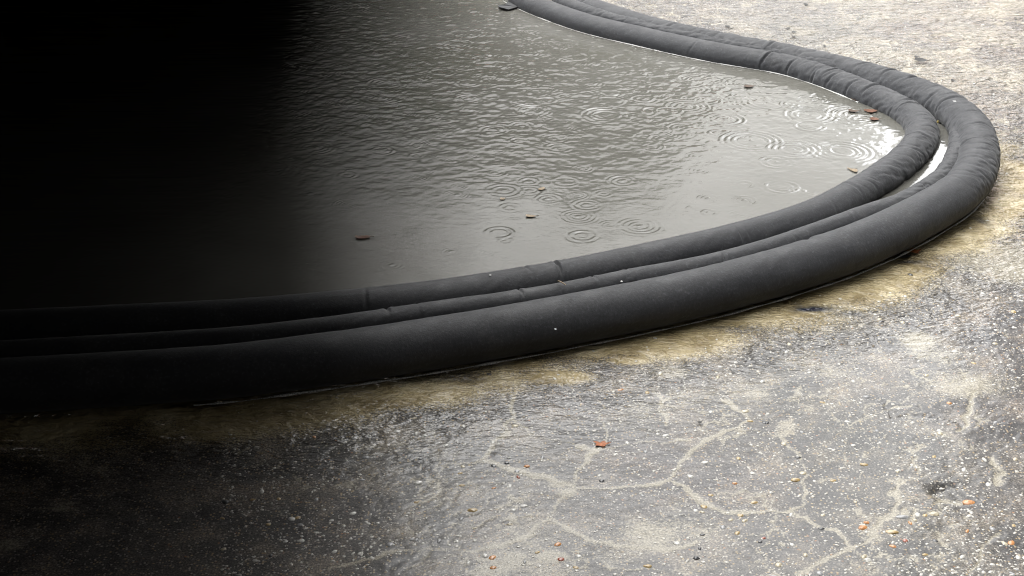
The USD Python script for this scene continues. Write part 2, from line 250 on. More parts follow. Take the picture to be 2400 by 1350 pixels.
M_ST = {k: plain_stone(k + '_stone', c) for k, c in dict(white=(.37, .36, .33), grey=(.17, .17, .17), cream=(.31, .27, .19), ochre=(.27, .19, .08), orange=(.34, .15, .05), red=(.20, .055, .03), black=(.016, .016, .018)).items()}
cand = []
n_try = 80000
q = np.c_[RNG.uniform(-.62, 2.3, n_try), 2.1 + 4.6 * RNG.uniform(0, 1, n_try) ** 1.6]
okk = ~contains_xy(inside_poly.buffer(R_OUT * .7), q[:, 0], q[:, 1]); q = q[okk]
col_u = 1200 + FPX * q[:, 0] / depth(np.c_[q, np.zeros(len(q))]); q = q[(col_u > 520) & (col_u < 2440)]
dens = .35 + .65 * smoothstep(.4, .62, meshkit.fbm(np.c_[q * 8, np.zeros(len(q))], 3, 77)); sa = sand_sheen_at(q[:, ::-1]); dens *= np.where(sa > .5, .55, 1) * (1 - .93 * smoothstep(.30, .85, film_at(q[:, ::-1])))
q = q[RNG.uniform(size=len(q)) < dens * .62]
size = .0013 + .0019 * RNG.gamma(1.35, .62, len(q)); size = np.clip(size, .0011, .0085)
zq = height_at(q[:, ::-1])
order = np.argsort(-size * FPX / depth(np.c_[q, zq])); big300, rest = order[:285], order[285:]
kinds = RNG.choice(['white', 'grey', 'cream', 'ochre', 'orange', 'red', 'black'], size=len(q), p=[.36, .18, .20, .12, .045, .005, .09])
for j in big300:
    sh = FINE[int(RNG.integers(len(FINE)))]
    obj('stone', stone((q[j, 0], q[j, 1], zq[j]), size[j], sh, .40, RNG.uniform(0, math.pi), size[j] * .12, RNG.uniform(.5, .85)), M_ST[kinds[j]], ground, smooth=True)
vs, fs, nn = [], [], 0
for j in rest:
    v, f = stone((q[j, 0], q[j, 1], zq[j]), size[j], SHAPES[int(RNG.integers(len(SHAPES)))], .42, RNG.uniform(0, math.pi), size[j] * .10, RNG.uniform(.5, .9))
    vs.append(v); fs.append(f + nn); nn += len(v)
obj('aggregate', (np.vstack(vs), np.vstack(fs)), M_MIX, ground, smooth=True, kind='stuff')

# ------------------------------------------------------------------ the pool held back by the barrier
wx = axis(-.85, 2.0, (.0042,), 3.0); wy = axis(3.05, 6.9, (.0045, .0075), 1.2)
WX, WY = np.meshgrid(wx, wy); W2 = np.stack([WX, WY], -1).reshape(-1, 2)
wn = lambda sx, sy, seed, o=2: meshkit.fbm(np.c_[W2 * [sx, sy], np.zeros(len(W2))], o, seed) - .5
chop = .06 + smoothstep(3.8, 5.1, W2[:, 1] - .35 * (W2[:, 0] - .3)) * .8 + .2 * smoothstep(3.7, 4.5, W2[:, 1])
wh = chop * (.0018 * wn(12, 15, 41) + .0024 * wn(32, 40, 42) + .0017 * wn(64, 74, 44)) + .0006 * wn(7, 9, 43)
RINGS = [(1500, 530, 50, 3), (1378, 195, 38, 3), (1485, 200, 48, 2), (1355, 508, 42, 3), (1180, 447, 42, 2), (1240, 447, 34, 2), (1325, 426, 32, 1), (1300, 348, 0, 0), (1205, 302, 30, 2), (1105, 258, 26, 2), (1250, 260, 45, 3), (1420, 270, 60, 3),
         (1285, 466, 30, 2), (1355, 459, 22, 2), (1415, 455, 16, 1), (1195, 485, 22, 1), (1375, 480, 34, 2), (1430, 527, 24, 2), (1170, 545, 32, 1), (1185, 565, 16, 1), (1365, 553, 30, 1), (1145, 593, 18, 2), (1055, 590, 18, 2), (918, 621, 26, 2),
         (1160, 405, 28, 2), (1240, 425, 20, 1), (1300, 326, 34, 2), (1460, 424, 34, 2), (1550, 325, 30, 2), (1595, 298, 32, 2), (1455, 350, 26, 2), (1660, 465, 24, 2), (1745, 470, 28, 2), (1662, 498, 16, 1), (1625, 488, 14, 1), (1885, 447, 36, 3), (1745, 432, 20, 1),
         (1630, 365, 22, 2), (1640, 400, 22, 2), (1760, 330, 70, 3), (1860, 350, 60, 3), (1970, 355, 70, 3), (1800, 240, 70, 3), (1760, 195, 50, 3), (1900, 270, 60, 3), (2010, 270, 70, 4), (1950, 230, 50, 3), (1700, 280, 45, 2), (1610, 250, 50, 3), (1820, 380, 40, 2), (1530, 345, 26, 2), (1365, 395, 24, 2)]
cand = [(at(u, v, WATER)[:2], rad * np.linalg.norm(at(u, v, WATER) - CAM) / FPX, n) for u, v, rad, n in RINGS if n]
for _ in range(1500):
    p = np.array([RNG.uniform(-.9, 1.75), 3.4 + 3.3 * RNG.uniform() ** .62])
    if RNG.uniform() < .06 + .94 * smoothstep(3.9, 4.9, p[1] - .3 * (p[0] - .3)): cand.append((p, .010 + .06 * RNG.beta(1.2, 2.6), int(RNG.integers(1, 5))))
tree2 = cKDTree(W2)
for p, R, n in cand:
    lam = np.clip(R / (n * 1.2), .010, .020); idx = np.array(tree2.query_ball_point(p, R + 2.0 * lam))
    if not len(idx): continue
    r = np.linalg.norm(W2[idx] - p, axis=1); env = smoothstep(R + 1.0 * lam, R - .1 * lam, r) * smoothstep(R - (n + .3) * lam, R - (n - .7) * lam, r)
    amp = .00102 * (lam / .018) * RNG.uniform(.3, 1.1)
    th = np.arctan2(*(W2[idx] - p).T); a0, a1 = RNG.uniform(0, 6.28, 2); env = env * np.clip(.62 + .38 * np.cos(th - a0) + .28 * np.cos(3 * th - a1), .08, 1)
    wh[idx] += amp * env * np.cos(2 * math.pi * (r - R) / lam)
    if n >= 2 and RNG.uniform() < .6: wh[idx] += .0016 * np.exp(-(r / .005) ** 2)
# meniscus where the water climbs the fabric
dt = dist_to([AX['in'][:, :2]], W2, .2) - math.sqrt(max(R_IN ** 2 - (R_IN - WATER) ** 2, 0)); wh += .0022 * np.exp(-np.clip(dt, 0, 1) / .004)
wz = np.maximum(WATER + wh, .02)
wp = inside_poly.buffer(0).buffer(-.02)
nx2, ny2 = len(wx), len(wy); I = (np.arange(ny2 - 1)[:, None] * nx2 + np.arange(nx2 - 1)[None]).ravel()
F = np.c_[I, I + 1, I + nx2 + 1, I + nx2]; cc = W2[F].mean(1); F = F[contains_xy(wp, cc[:, 0], cc[:, 1])]
uq, inv = np.unique(F, return_inverse=True)
obj('water', (np.c_[W2, wz][uq], inv.reshape(-1, 4)), WATER_M, smooth=True, kind='structure', label='murky rainwater pool ringed by raindrop ripples')

# ------------------------------------------------------------------ the flood barrier tubes
FABRIC = mat('wet_black_geotextile', {
    'g': ('geometry', {}), 'n': ('noise_texture', {'scale': 14., 'detail': 4., 'roughness': .6}), 'f': ('noise_texture', {'scale': 520., 'detail': 2., 'roughness': .6}), 'sp': ('noise_texture', {'scale': 150., 'detail': 3., 'roughness': .7}),
    'c': ('rgb_ramp', {'ramp': [(.28, (.0098, .0103, .0120)), (.55, (.0175, .0181, .0202)), (.74, (.0300, .0300, .0310))]}), 'fr': ('rgb_ramp', {'ramp': [(.3, (.72, .72, .72)), (.58, (1.15, 1.15, 1.15)), (.70, (2.2, 2.2, 2.3))]}), 'm': ('mix_color', {'blend_type': 'multiply', 'fac': 1.0, 'use_clamp': False}),
    'ad': ('math', {'math_type': 'multiply_add', 'value2': .6}), 'b': ('bump', {'strength': .5, 'distance': .0016}),
    'rr': ('map_range', {'from_min': .3, 'from_max': .7, 'to_min': .55, 'to_max': .8}),
    'p': ('principled_bsdf', {'specular_ior_level': .28, 'sheen_weight': .10, 'sheen_roughness': .5})},
    [('g.position', x + '.vector') for x in ('n', 'f', 'sp')] + [('n.fac', 'c.fac'), ('c.color', 'm.a'), ('sp.fac', 'fr.fac'), ('fr.color', 'm.b'), ('m.result', 'p.base_color'), ('f.fac', 'ad.value1'), ('sp.fac', 'ad.value3'), ('ad.value', 'b.height'), ('b.normal', 'p.normal'), ('n.fac', 'rr.value'), ('rr.result', 'p.roughness')], 'p.BSDF')

def tube(A, r, seed, creases, bend, flat=.93, floor=.003, nphi=64, zadd=0, cap=False):
    rng = np.random.default_rng(seed); n = len(A)
    T = np.gradient(A, axis=0); T /= np.linalg.norm(T, axis=1, keepdims=True)
    S = np.cross(T, [0, 0, 1]); S /= np.linalg.norm(S, axis=1, keepdims=True); U = np.cross(S, T)
    s = np.r_[0, np.cumsum(np.linalg.norm(np.diff(A, axis=0), axis=1))]
    phi = np.linspace(0, 2 * math.pi, nphi, endpoint=False)
    SS, PH = np.meshgrid(s, phi, indexing='ij')
    ring = np.stack([np.cos(PH) * 1.0, np.sin(PH) * 1.0, SS * 0 + 0], -1)
    q = np.stack([SS * 4.5, np.cos(PH) * .8, np.sin(PH) * .8], -1)
    R = r * (1 + .05 * (meshkit.fbm(q, 3, seed) - .5) + .035 * (meshkit.fbm(np.stack([SS * 1.3, SS * 0, SS * 0], -1), 2, seed + 3) - .5))
    q2 = np.stack([SS * 38 + 4 * np.cos(PH), np.cos(PH) * 1.7, np.sin(PH) * 1.7], -1)
    R = R + .0022 * (meshkit.fbm(q2, 3, seed + 7) - .5)
    # soft rucks all round the bend, where the cloth is gathered
    lo, hi, amt = bend; wnd = smoothstep(lo, lo + .25, SS) * (1 - smoothstep(hi - .35, hi, SS))
    q3 = np.stack([SS * 30 + 1.3 * np.sin(PH * 1.0), np.cos(PH) * 1.2, np.sin(PH) * 1.2], -1)
    rk = np.abs(meshkit.fbm(q3, 2, seed + 11) - .5) * 2
    R = R - amt * wnd * np.clip(.35 - rk, 0, 1) / .35
    q4 = np.stack([SS * 22 + 2. * np.cos(PH), np.cos(PH) * 1.1, np.sin(PH) * 1.1], -1); R = R + amt * .9 * wnd * (meshkit.fbm(q4, 2, seed + 13) - .5)
    for (s0, dep, w, ph0, pw, sl) in creases:
        dph = (PH - ph0 + math.pi) % (2 * math.pi) - math.pi
        x = SS - s0 - sl * (dph + .35 * np.sin(2.3 * dph + 40 * s0)); k = np.exp(-(dph / pw) ** 2) * (.55 + .45 * np.sin(2.1 * dph + 60 * s0)); w = w * .75
        R = R - dep * k * np.exp(-(x / (.85 * w)) ** 2) + .34 * dep * k * (np.exp(-((x - 2.1 * w) / (1.7 * w)) ** 2) + .7 * np.exp(-((x + 2.1 * w) / (1.6 * w)) ** 2))
    if cap:
        e = np.clip((s[-1] - SS) / (r * 1.1), 0, 1); R = R * np.sqrt(np.clip(1 - (1 - e) ** 2, 1e-4, 1))
    Pv = A[:, None] + S[:, None] * (R * np.cos(PH) * 1.04)[..., None] + U[:, None] * (R * np.sin(PH) * flat)[..., None]
    zz = Pv[..., 2]; Pv[..., 2] = np.where(zz < floor + .012, floor + .012 - .012 * np.tanh((floor + .012 - zz) / .012), zz)
    a = np.arange(n - 1)[:, None] * nphi; j = np.arange(nphi)[None]; j2 = (j + 1) % nphi
    Fq = np.stack([(a + j), (a + j2), (a + nphi + j2), (a + nphi + j)], -1).reshape(-1, 4)
    return Pv.reshape(-1, 3), Fq[:, ::-1], s
def s_at(A, u, v, zz):
    s = np.r_[0, np.cumsum(np.linalg.norm(np.diff(A, axis=0), axis=1))]; return s[np.argmin(np.linalg.norm(A[:, :2] - at(u, v, zz)[:2], axis=1))]
AI, AM, AO = AX['in'], AX['mid'], AX['out']
hp = math.pi / 2
cr = lambda A, L, zz: [(s_at(A, u, v, zz), d, w, ph, pw, sl) for u, v, d, w, ph, pw, sl in L]
CI = cr(AI, [(1283, 640, .010, .005, hp, 1.5, .004), (1215, 650, .006, .006, hp + .8, .8, -.006), (850, 700, .007, .006, hp, 1.2, .004), (1675, 545, .005, .006, hp - .6, .6, .01), (1690, 540, .004, .005, hp - .5, .7, .006), (1940, 455, .006, .007, hp - .3, 1., .012), (1860, 478, .004, .006, hp - .6, .6, .01),
             (1825, 140, .009, .006, hp, 2.2, .008), (1900, 158, .008, .006, hp, 1.8, .008), (1967, 178, .010, .007, hp, 2., .008), (1985, 185, .007, .006, hp, 1.5, .01), (2005, 192, .007, .007, hp, 1.5, .01), (2045, 212, .007, .007, hp, 1.6, .01), (2075, 225, .006, .007, hp, 1.6, .008), (2150, 262, .009, .006, hp, 1.6, .006), (2158, 270, .007, .005, hp, 1.5, .006), (2160, 310, .006, .005, hp, 1.7, .004), (2145, 345, .005, .006, hp, 1.5, .008), (2110, 375, .006, .006, hp, 1.3, .01), (1670, 110, .004, .005, hp, 1.5, .01), (1960, 175, .005, .006, hp, 1.5, .008)], R_IN)
CM = cr(AM, [(1185, 697, .005, .005, hp, 1.8, .003), (1350, 668, .005, .005, hp, 1.6, .003), (880, 735, .005, .006, hp, 1.6, .002), (950, 725, .004, .006, hp, 1.6, .002), (1430, 650, .003, .006, hp, 1.5, 0), (1635, 610, .006, .006, hp - .4, 1., .006), (1930, 522, .005, .007, hp - .5, 1., .008), (1790, 570, .004, .006, hp - .5, 1., .006), (2110, 450, .006, .008, hp, 1.5, .005), (2235, 300, .008, .007, hp, 2., .002), (2240, 280, .006, .007, hp, 2., 0), (2222, 345, .004, .006, hp, 2, 0), (2235, 320, .003, .006, hp, 2, 0)], .06)
CO = cr(AO, [(1900, 600, .005, .02, hp + .9, .7, .02), (1500, 720, .004, .02, hp + .9, .6, .02), (2290, 430, .004, .01, hp, .8, .02), (2300, 330, .005, .007, hp + .3, 1., .006), (2295, 300, .005, .007, hp + .5, .9, .006), (2285, 365, .005, .006, hp + .3, .9, .004), (2260, 265, .006, .007, hp + .3, 1.2, .008), (2235, 245, .006, .007, hp + .4, 1.2, .01), (2200, 230, .007, .007, hp, 1.4, .01), (2160, 212, .007, .008, hp, 1.4, .012), (2110, 195, .006, .007, hp, 1.3, .012), (2050, 175, .007, .008, hp, 1.4, .015), (1990, 155, .006, .008, hp, 1.3, .015), (1920, 140, .006, .008, hp, 1.3, .015), (1850, 118, .005, .008, hp, 1.3, .015), (1800, 110, .007, .006, hp + .5, .9, .008), (1640, 72, .004, .01, hp, 1.2, .015), (1440, 20, .004, .01, hp, 1.2, .015)], R_OUT)
base = AI[np.argmax(AI[:, 0])] * [1, 1, 0]; base_o = AO[np.argmax(AO[:, 0])] * [1, 1, 0]
bi = (s_at(AI, 1900, 470, R_IN), s_at(AI, 1700, 115, R_IN), .0027); bo = (s_at(AO, 2250, 500, R_OUT), s_at(AO, 1500, 40, R_OUT), .0030); bm = (s_at(AM, 2000, 500, .07), AM.shape[0] * .0035, .003)
inner = thing('flood_tube', base, label='inner dark grey fabric flood tube bordering the pool, wrinkled at the bend', category='flood barrier')
v, f, sI = tube(AI, R_IN, 3, CI, bi, cap=True); obj('tube_skin', (v - base, f), FABRIC, inner, smooth=True)
# pinched corner of cloth at the far end
pl = [(1212, 16), (1192, 22), (1170, 16), (1167, 12), (1184, 10), (1194, 2), (1212, 2)]
fl = np.array([at(u, v, WATER + .012 + .004 * math.sin(u)) for u, v in pl]); ft = [[0, i + 1, i + 2] for i in range(len(pl) - 2)]
obj('end_flap', (np.vstack([fl, fl - [0, 0, .004]]) - base, np.vstack([ft, np.array(ft)[:, ::-1] + len(fl)] + [[[i, i + len(fl), (i + 1) % len(fl)], [(i + 1) % len(fl), i + len(fl), (i + 1) % len(fl) + len(fl)]] for i in range(len(fl))])), FABRIC, inner)
outer = thing('flood_barrier', base_o, label='thick outer dark grey fabric flood barrier with a slim tube along its inner side', category='flood barrier')
v, f, sO = tube(AO, R_OUT, 5, CO, bo, flat=.96); obj('main_tube', (v - base_o, f), FABRIC, outer, smooth=True)
v, f, sM = tube(AM, R_MID, 8, CM, bm, flat=1.0, nphi=48); obj('slim_tube', (v - base_o, f), FABRIC, outer, smooth=True)
# web of cloth that joins the slim tube to the main one
pts = AM[::3]; k = cKDTree(AO[:, :2]).query(pts[:, :2])[1]; other = AO[k] * 1.0
rows = []
for a, b in zip(pts, other):
    d = b - a; d[2] = 0; L = np.linalg.norm(d); d = d / max(L, 1e-6); w = np.linspace(0, 1, 6)
    z0 = a[2] + .004; rows.append([a + d * (L * t) + [0, 0, z0 - a[2] + (R_OUT - z0) * t - .010 * math.sin(math.pi * t)] for t in w])
rows = np.array(rows); n = len(rows); vt = rows.reshape(-1, 3); a = (np.arange(n - 1)[:, None] * 6 + np.arange(5)[None]).ravel(); fq = np.c_[a, a + 1, a + 7, a + 6]
vv = np.vstack([vt, vt - [0, 0, .002]]); ff = np.vstack([fq, fq[:, ::-1] + len(vt)])
obj('joining_web', (vv - base_o, ff), FABRIC, outer, smooth=True)

# ------------------------------------------------------------------ pale beads along the tube edges, loose pebbles, leaves and bits of litter
PALE_BEAD = mat('pale_water_bead', {'g': ('geometry', {}), 'n': ('noise_texture', {'scale': 300., 'detail': 2.}), 'r': ('rgb_ramp', {'ramp': [(.35, (.16, .16, .15)), (.6, (.50, .50, .47))]}), 'p': ('principled_bsdf', {'roughness': .2})}, [('g.position', 'n.vector'), ('n.fac', 'r.fac'), ('r.color', 'p.base_color')], 'p.BSDF')
def bead(C, r, seed):
    C = np.asarray(C); T = np.gradient(C, axis=0); T /= np.linalg.norm(T, axis=1, keepdims=True); S = np.cross(T, [0, 0, 1]); n = len(C); k = 5
    rad = r * (.25 + 1.5 * np.clip(meshkit.fbm(np.c_[C[:, :2] * 22, np.zeros(n)], 3, seed) - .3, 0, 1)); th = np.linspace(0, math.pi, k)
    V = C[:, None] + S[:, None] * (np.cos(th)[None] * rad[:, None] * 1.3)[..., None] + np.array([0, 0, 1.]) * (np.sin(th)[None] * rad[:, None])[..., None]
    a = (np.arange(n - 1)[:, None] * k + np.arange(k - 1)[None]).ravel(); return V.reshape(-1, 3), np.c_[a, a + 1, a + k + 1, a + k]
tg = np.gradient(AO, axis=0); tg /= np.linalg.norm(tg, axis=1, keepdims=True); sd_ = np.cross(tg, [0, 0, 1])
sel = (AO[:, 1] < 5.0) & (AO[:, 0] > -.7); foot = (AO + sd_ * (R_OUT * .66))[sel][::2]; foot[:, 2] = height_at(foot[:, [1, 0]]) + .0065
obj('pale_bead_line', bead(foot, .0042, 4), PALE_BEAD, smooth=True, kind='stuff', label='thin pale line along the foot of the thick barrier')
tg = np.gradient(AI, axis=0); tg /= np.linalg.norm(tg, axis=1, keepdims=True); sd_ = np.cross(tg, [0, 0, 1]); sel = (AI[:, 1] > 4.9); w_ = (AI - sd_ * (math.sqrt(R_IN ** 2 - (R_IN - WATER) ** 2) * 1.05 + .0015))[sel][::2]; w_[:, 2] = WATER + .0015
obj('pale_bead_line', bead(w_, .0026, 9), PALE_BEAD, smooth=True, kind='stuff', label='painted pale meniscus glint along the inner tube at the far side')  # pale colour stands in for the glint on the meniscus
def leaf_mat(name, c): return mat(name, {'g': ('geometry', {}), 'n': ('noise_texture', {'scale': 140., 'detail': 4.}), 'r': ('rgb_ramp', {'ramp': [(.3, tuple(x * .6 for x in c)), (.7, tuple(x * 1.25 for x in c))]}), 'p': ('principled_bsdf', {'roughness': .6, 'specular_ior_level': .3})}, [('g.position', 'n.vector'), ('n.fac', 'r.fac'), ('r.color', 'p.base_color')], 'p.BSDF')
ML = {k: leaf_mat(k + '_leaf', c) for k, c in dict(orange=(.27, .085, .025), tan=(.17, .125, .075), brown=(.045, .025, .013), rust=(.085, .03, .011), yellow=(.2, .15, .04), dark=(.012, .011, .010), white=(.32, .32, .31)).items()}
def leaf_mesh(L, W, seed, lobes=0, curl=.12):
    rg = np.random.default_rng(seed); n = 22; th = np.linspace(0, 2 * math.pi, n, endpoint=False)
    r = 1 + .10 * rg.normal(size=n) + (lobes and .24 * np.cos(lobes * th + 1)); x = np.cos(th) * r * L / 2; y = np.sin(th) * r * W / 2 * (1 - .25 * np.cos(th))
    rim = np.c_[x, y]; inner_ = rim * .5; P = np.vstack([[[0, 0]], inner_, rim]); zc = curl * L * ((P[:, 0] / L) ** 2 * 2 + (P[:, 1] / W) ** 2 * 1.2) + .03 * L * rg.normal(size=len(P)) * .3
    f = [[0, 1 + i, 1 + (i + 1) % n] for i in range(n)]
    for i in range(n): a, b, c, d = 1 + i, 1 + (i + 1) % n, 1 + n + (i + 1) % n, 1 + n + i; f += [[a, d, c], [a, c, b]]
    v = np.c_[P, zc]; f = np.array(f); return np.vstack([v, v - [0, 0, .0006]]), np.vstack([f, f[:, ::-1] + len(v)])
def lay(name, u, v, lpx, wpx, mm_, label, category, rot=0., zz=0., lobes=0, seed=1, lift=.0015, group=None):
    p = at(u, v, zz); p = at(u, v, height_at((p[1], p[0])) if zz == 0 else zz); d = np.linalg.norm(p - CAM); lpx, wpx = lpx * .78, wpx * .78; L, W = lpx * d / FPX, wpx * d / FPX / ((CAM[2] - p[2]) / d)
    t = thing(name, p + [0, 0, lift], rot, label=label, category=category, group=group); obj('blade', leaf_mesh(L, W, seed, lobes), ML[mm_], t, smooth=True)
    st = trimesh.creation.cylinder(.0005 + L * .010, L * .25, 5); st.apply_transform(trimesh.transformations.rotation_matrix(math.pi / 2, [0, 1, .1])); st.apply_translation([L * .62, 0, .002]); obj('stalk', st, ML['brown'], t)
lay('fallen_leaf', 1410, 1042, 40, 15, 'orange', 'bright orange leaf lying on the cracked asphalt near the middle', 'leaf', .2, lobes=5, seed=3)
lay('fallen_leaf', 2143, 594, 34, 12, 'orange', 'orange leaf caught at the foot of the thick barrier', 'leaf', .5, lobes=4, seed=5, lift=.006)
lay('fallen_leaf', 2118, 603, 40, 12, 'dark', 'blackened leaf against the foot of the thick barrier', 'leaf', .1, seed=6, lift=.004)
lay('fallen_leaf', 1245, 508, 32, 7, 'tan', 'pale tan leaf floating in the pool among raindrop rings', 'leaf', 0, WATER, seed=8, lift=.002)
lay('fallen_leaf', 1178, 467, 16, 6, 'tan', 'tiny tan leaf afloat left of the larger tan leaf', 'leaf', .3, WATER, seed=9, lift=.002)
lay('fallen_leaf', 1270, 444, 18, 9, 'tan', 'small pale leaf scrap floating beside two raindrop rings', 'leaf', -.7, WATER, seed=10, lift=.002)
lay('fallen_leaf', 2000, 400, 20, 12, 'tan', 'small peach coloured leaf floating close to the inner tube', 'leaf', .6, WATER, lobes=3, seed=11, lift=.002)
lay('fallen_leaf', 850, 558, 46, 9, 'rust', 'long brown leaf floating in the dark part of the pool', 'leaf', .12, WATER, seed=12, lift=.002)
for q_, (u, v, l, w, c, lb) in enumerate([(2012, 233, 44, 16, 'brown', 'broad brown leaf floating at the bend of the inner tube'), (2040, 262, 36, 9, 'rust', 'rust leaf in the middle of the floating leaf cluster'), (2050, 281, 26, 8, 'rust', 'lowest rust leaf of the floating leaf cluster'), (2000, 262, 30, 7, 'brown', 'slim brown leaf left of the rust leaves'), (1755, 204, 30, 7, 'brown', 'dark brown leaf floating in the choppy part of the pool'), (2052, 243, 40, 8, 'rust', 'rust leaf nearest the inner tube in the leaf cluster')]):
    lay('fallen_leaf', u, v, l, w, c, lb, 'leaf', RNG.uniform(-.5, .5), WATER, seed=20 + q_, lift=.003)
lay('fallen_leaf', 2158, 147, 34, 9, 'dark', 'dark curled leaf on the bright wet asphalt beyond the barrier', 'leaf', -.6, seed=31, lift=.01)
lay('fallen_leaf', 1843, 954, 40, 30, 'yellow', 'pale yellow leaf scrap on the asphalt', 'leaf', .4, seed=33, lift=.0005) if False else None
for q_, (u, v, l, lb) in enumerate([(1889, 12, 12, 'dark speck of litter near the top edge'), (1705, 64, 12, 'dark crumb of litter just beyond the far tube'), (1847, 68, 9, 'brown crumb of litter, upper of three together'), (1861, 77, 12, 'dark crumb of litter, middle of three together'), (1860, 88, 8, 'small dark crumb of litter, lowest of three together'), (1933, 110, 9, 'dark crumb of litter right of the three'), (2233, 190, 11, 'dark crumb of litter near the outside of the bend'), (2148, 135, 12, 'dark crumb of litter by the curled leaf'), (1640, 993, 14, 'dark crumb of litter in a crack')]):
    lay('litter', u, v, l, 5, 'dark', lb, 'litter', RNG.uniform(-1, 1), seed=40 + q_, lift=.004)
for q_, (u, v, l, zz, lb) in enumerate([(1457, 663, 7, .125, 'white scrap stuck on top of the barrier'), (2237, 240, 10, .128, 'white scrap stuck on the bend of the barrier'), (1149, 648, 8, .098, 'white scrap stuck on the inner tube'), (1302, 775, 6, .09, 'white scrap on the side of the thick barrier')]):
    lay('paper_scrap', u, v, l, 3, 'white', lb, 'litter', RNG.uniform(-.5, .5), zz, seed=60 + q_, lift=.004)
def pebble(u, v, lpx, hpx, c, label, rot=0., sd=1, group=None):
    p = at(u, v, 0); p = at(u, v, height_at((p[1], p[0]))); d = np.linalg.norm(p - CAM); L = lpx * .9 * d / FPX / 2; rg = np.random.default_rng(sd)
    W = min(L * .85, hpx * d / FPX / 2 * 1.25); m = trimesh.creation.icosphere(3); vv = m.vertices * (1 + .3 * (meshkit.noise(m.vertices * 1.4 + rg.uniform(0, 9, 3), sd)[:, None] - .5)) * [L, W, min(L, W) * .6]
    t = obj('pebble', (vv, m.faces), M_ST[c], smooth=True, label=label, category='pebble', group=group); UsdGeom.Xformable(t).AddTranslateOp().Set(Gf.Vec3d(*(p + [0, 0, -min(L, W) * .12]))); UsdGeom.Xformable(t).AddRotateZOp().Set(math.degrees(rot))
for a in [(2272, 1179, 36, 18, 'orange', 'large orange pebble lying in the shallow pothole', -.15, 3), (2022, 1237, 24, 14, 'orange', 'peach pebble, left one of a touching pair', .2, 4), (2031, 1225, 15, 14, 'orange', 'small orange pebble, right one of a touching pair', 0, 5), (2122, 1267, 16, 18, 'red', 'dark red pebble on the asphalt', 1.2, 6),
          (2091, 1247, 32, 12, 'ochre', 'flat ochre pebble left of the dark red pebble', -.2, 7), (1632, 1308, 18, 14, 'black', 'black pebble at the bottom of the photo', .3, 8), (1864, 1125, 24, 12, 'ochre', 'ochre pebble on the silty crack', 0, 9), (1722, 1133, 14, 10, 'orange', 'small orange pebble between two cracks', 0, 10), (1790, 1261, 12, 10, 'red', 'small red pebble beside a black one', .4, 11),
          (1781, 1270, 13, 10, 'black', 'small black pebble beside a red one', .1, 12), (1315, 1311, 18, 16, 'red', 'brick red pebble near the bottom edge', .3, 13), (1108, 1196, 26, 12, 'ochre', 'ochre pebble left of the main crack', .0, 14), (1188, 1085, 14, 12, 'black', 'round dark pebble above the crack fork', 0, 15), (1235, 1093, 16, 9, 'orange', 'pale orange pebble by the crack fork', 0, 16),
          (980, 1132, 26, 14, 'white', 'angular pale grey pebble beside the left crack', .2, 17), (1228, 1186, 22, 11, 'white', 'white pebble below the crack fork', .1, 18), (1410, 1127, 16, 11, 'black', 'black pebble right of the crack fork', 0, 19), (1518, 1327, 22, 10, 'ochre', 'ochre pebble at the bottom edge', 0, 20), (1925, 1239, 18, 8, 'black', 'dark flat pebble below the crack junction', 0, 21), (2190, 1205, 24, 13, 'cream', 'cream pebble below the pothole', -.5, 22), (2225, 945, 14, 9, 'orange', 'orange pebble near the dark crack', 0, 23), (2025, 1089, 20, 9, 'ochre', 'ochre pebble by the thin crack', -.2, 24), (2000, 1044, 14, 8, 'white', 'white pebble by the thin crack', 0, 25), (2033, 1313, 20, 16, 'white', 'white pebble near the right bottom edge', .3, 26), (2070, 1278, 30, 13, 'black', 'long dark pebble at the lower right', 0, 27) if False else (2115, 1212, 32, 13, 'grey', 'long grey pebble left of the pothole', .0, 27)]:
    pebble(*a[:5], a[5], a[6], a[7])
gb = [at(1308, 658, .128), at(1316, 661, .133), at(1326, 668, .128)]
blade = thing('grass_blade', gb[1], label='dry grass blade lying across the slim tube', category='grass blade'); c_ = np.array(gb) - gb[1]; obj('stem', cat([beam(c_[0], c_[1], .003, .0015), beam(c_[1], c_[2], .0026, .0014)]), ML['tan'], blade)
tw = [at(2199, 286, WATER + .002), at(2213, 288, WATER + .010)]
twig = thing('twig', tw[0], label='dark twig lying across the gap between the tubes', category='twig'); obj('stem', beam([0, 0, 0], tw[1] - tw[0], .005, .004), ML['dark'], twig); obj('bud', trimesh.creation.icosphere(1, .006), ML['yellow'], twig)

# ------------------------------------------------------------------ outside the frame: sloping black blocker added to darken the left
BLACK = mat('blocker_black', {'g': ('geometry', {}), 'n': ('noise_texture', {'scale': 6., 'detail': 3.}), 'r': ('rgb_ramp', {'ramp': [(.3, (.006, .006, .006)), (.7, (.012, .012, .012))]}), 'p': ('principled_bsdf', {'roughness': .9, 'specular_ior_level': .1})}, [('g.position', 'n.vector'), ('n.fac', 'r.fac'), ('r.color', 'p.base_color')], 'p.BSDF')
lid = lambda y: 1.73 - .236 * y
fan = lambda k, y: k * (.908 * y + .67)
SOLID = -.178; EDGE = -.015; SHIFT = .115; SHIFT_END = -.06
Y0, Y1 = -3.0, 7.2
blocker = thing('sky_blocker', (-1.5, 2.0, 0), label='black sloping blocker added to keep sky light off the left of the pool', category='lean-to')
so = blocker.origin
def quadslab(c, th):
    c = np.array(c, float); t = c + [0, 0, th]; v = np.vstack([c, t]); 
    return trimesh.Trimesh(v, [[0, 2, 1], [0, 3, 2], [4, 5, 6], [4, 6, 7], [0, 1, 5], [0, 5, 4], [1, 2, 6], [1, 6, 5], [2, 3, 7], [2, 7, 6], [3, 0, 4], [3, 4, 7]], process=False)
YS = [Y0, 0.01, 1.5, 2.2, 2.8, 3.4, 4.0, 4.6, Y1]
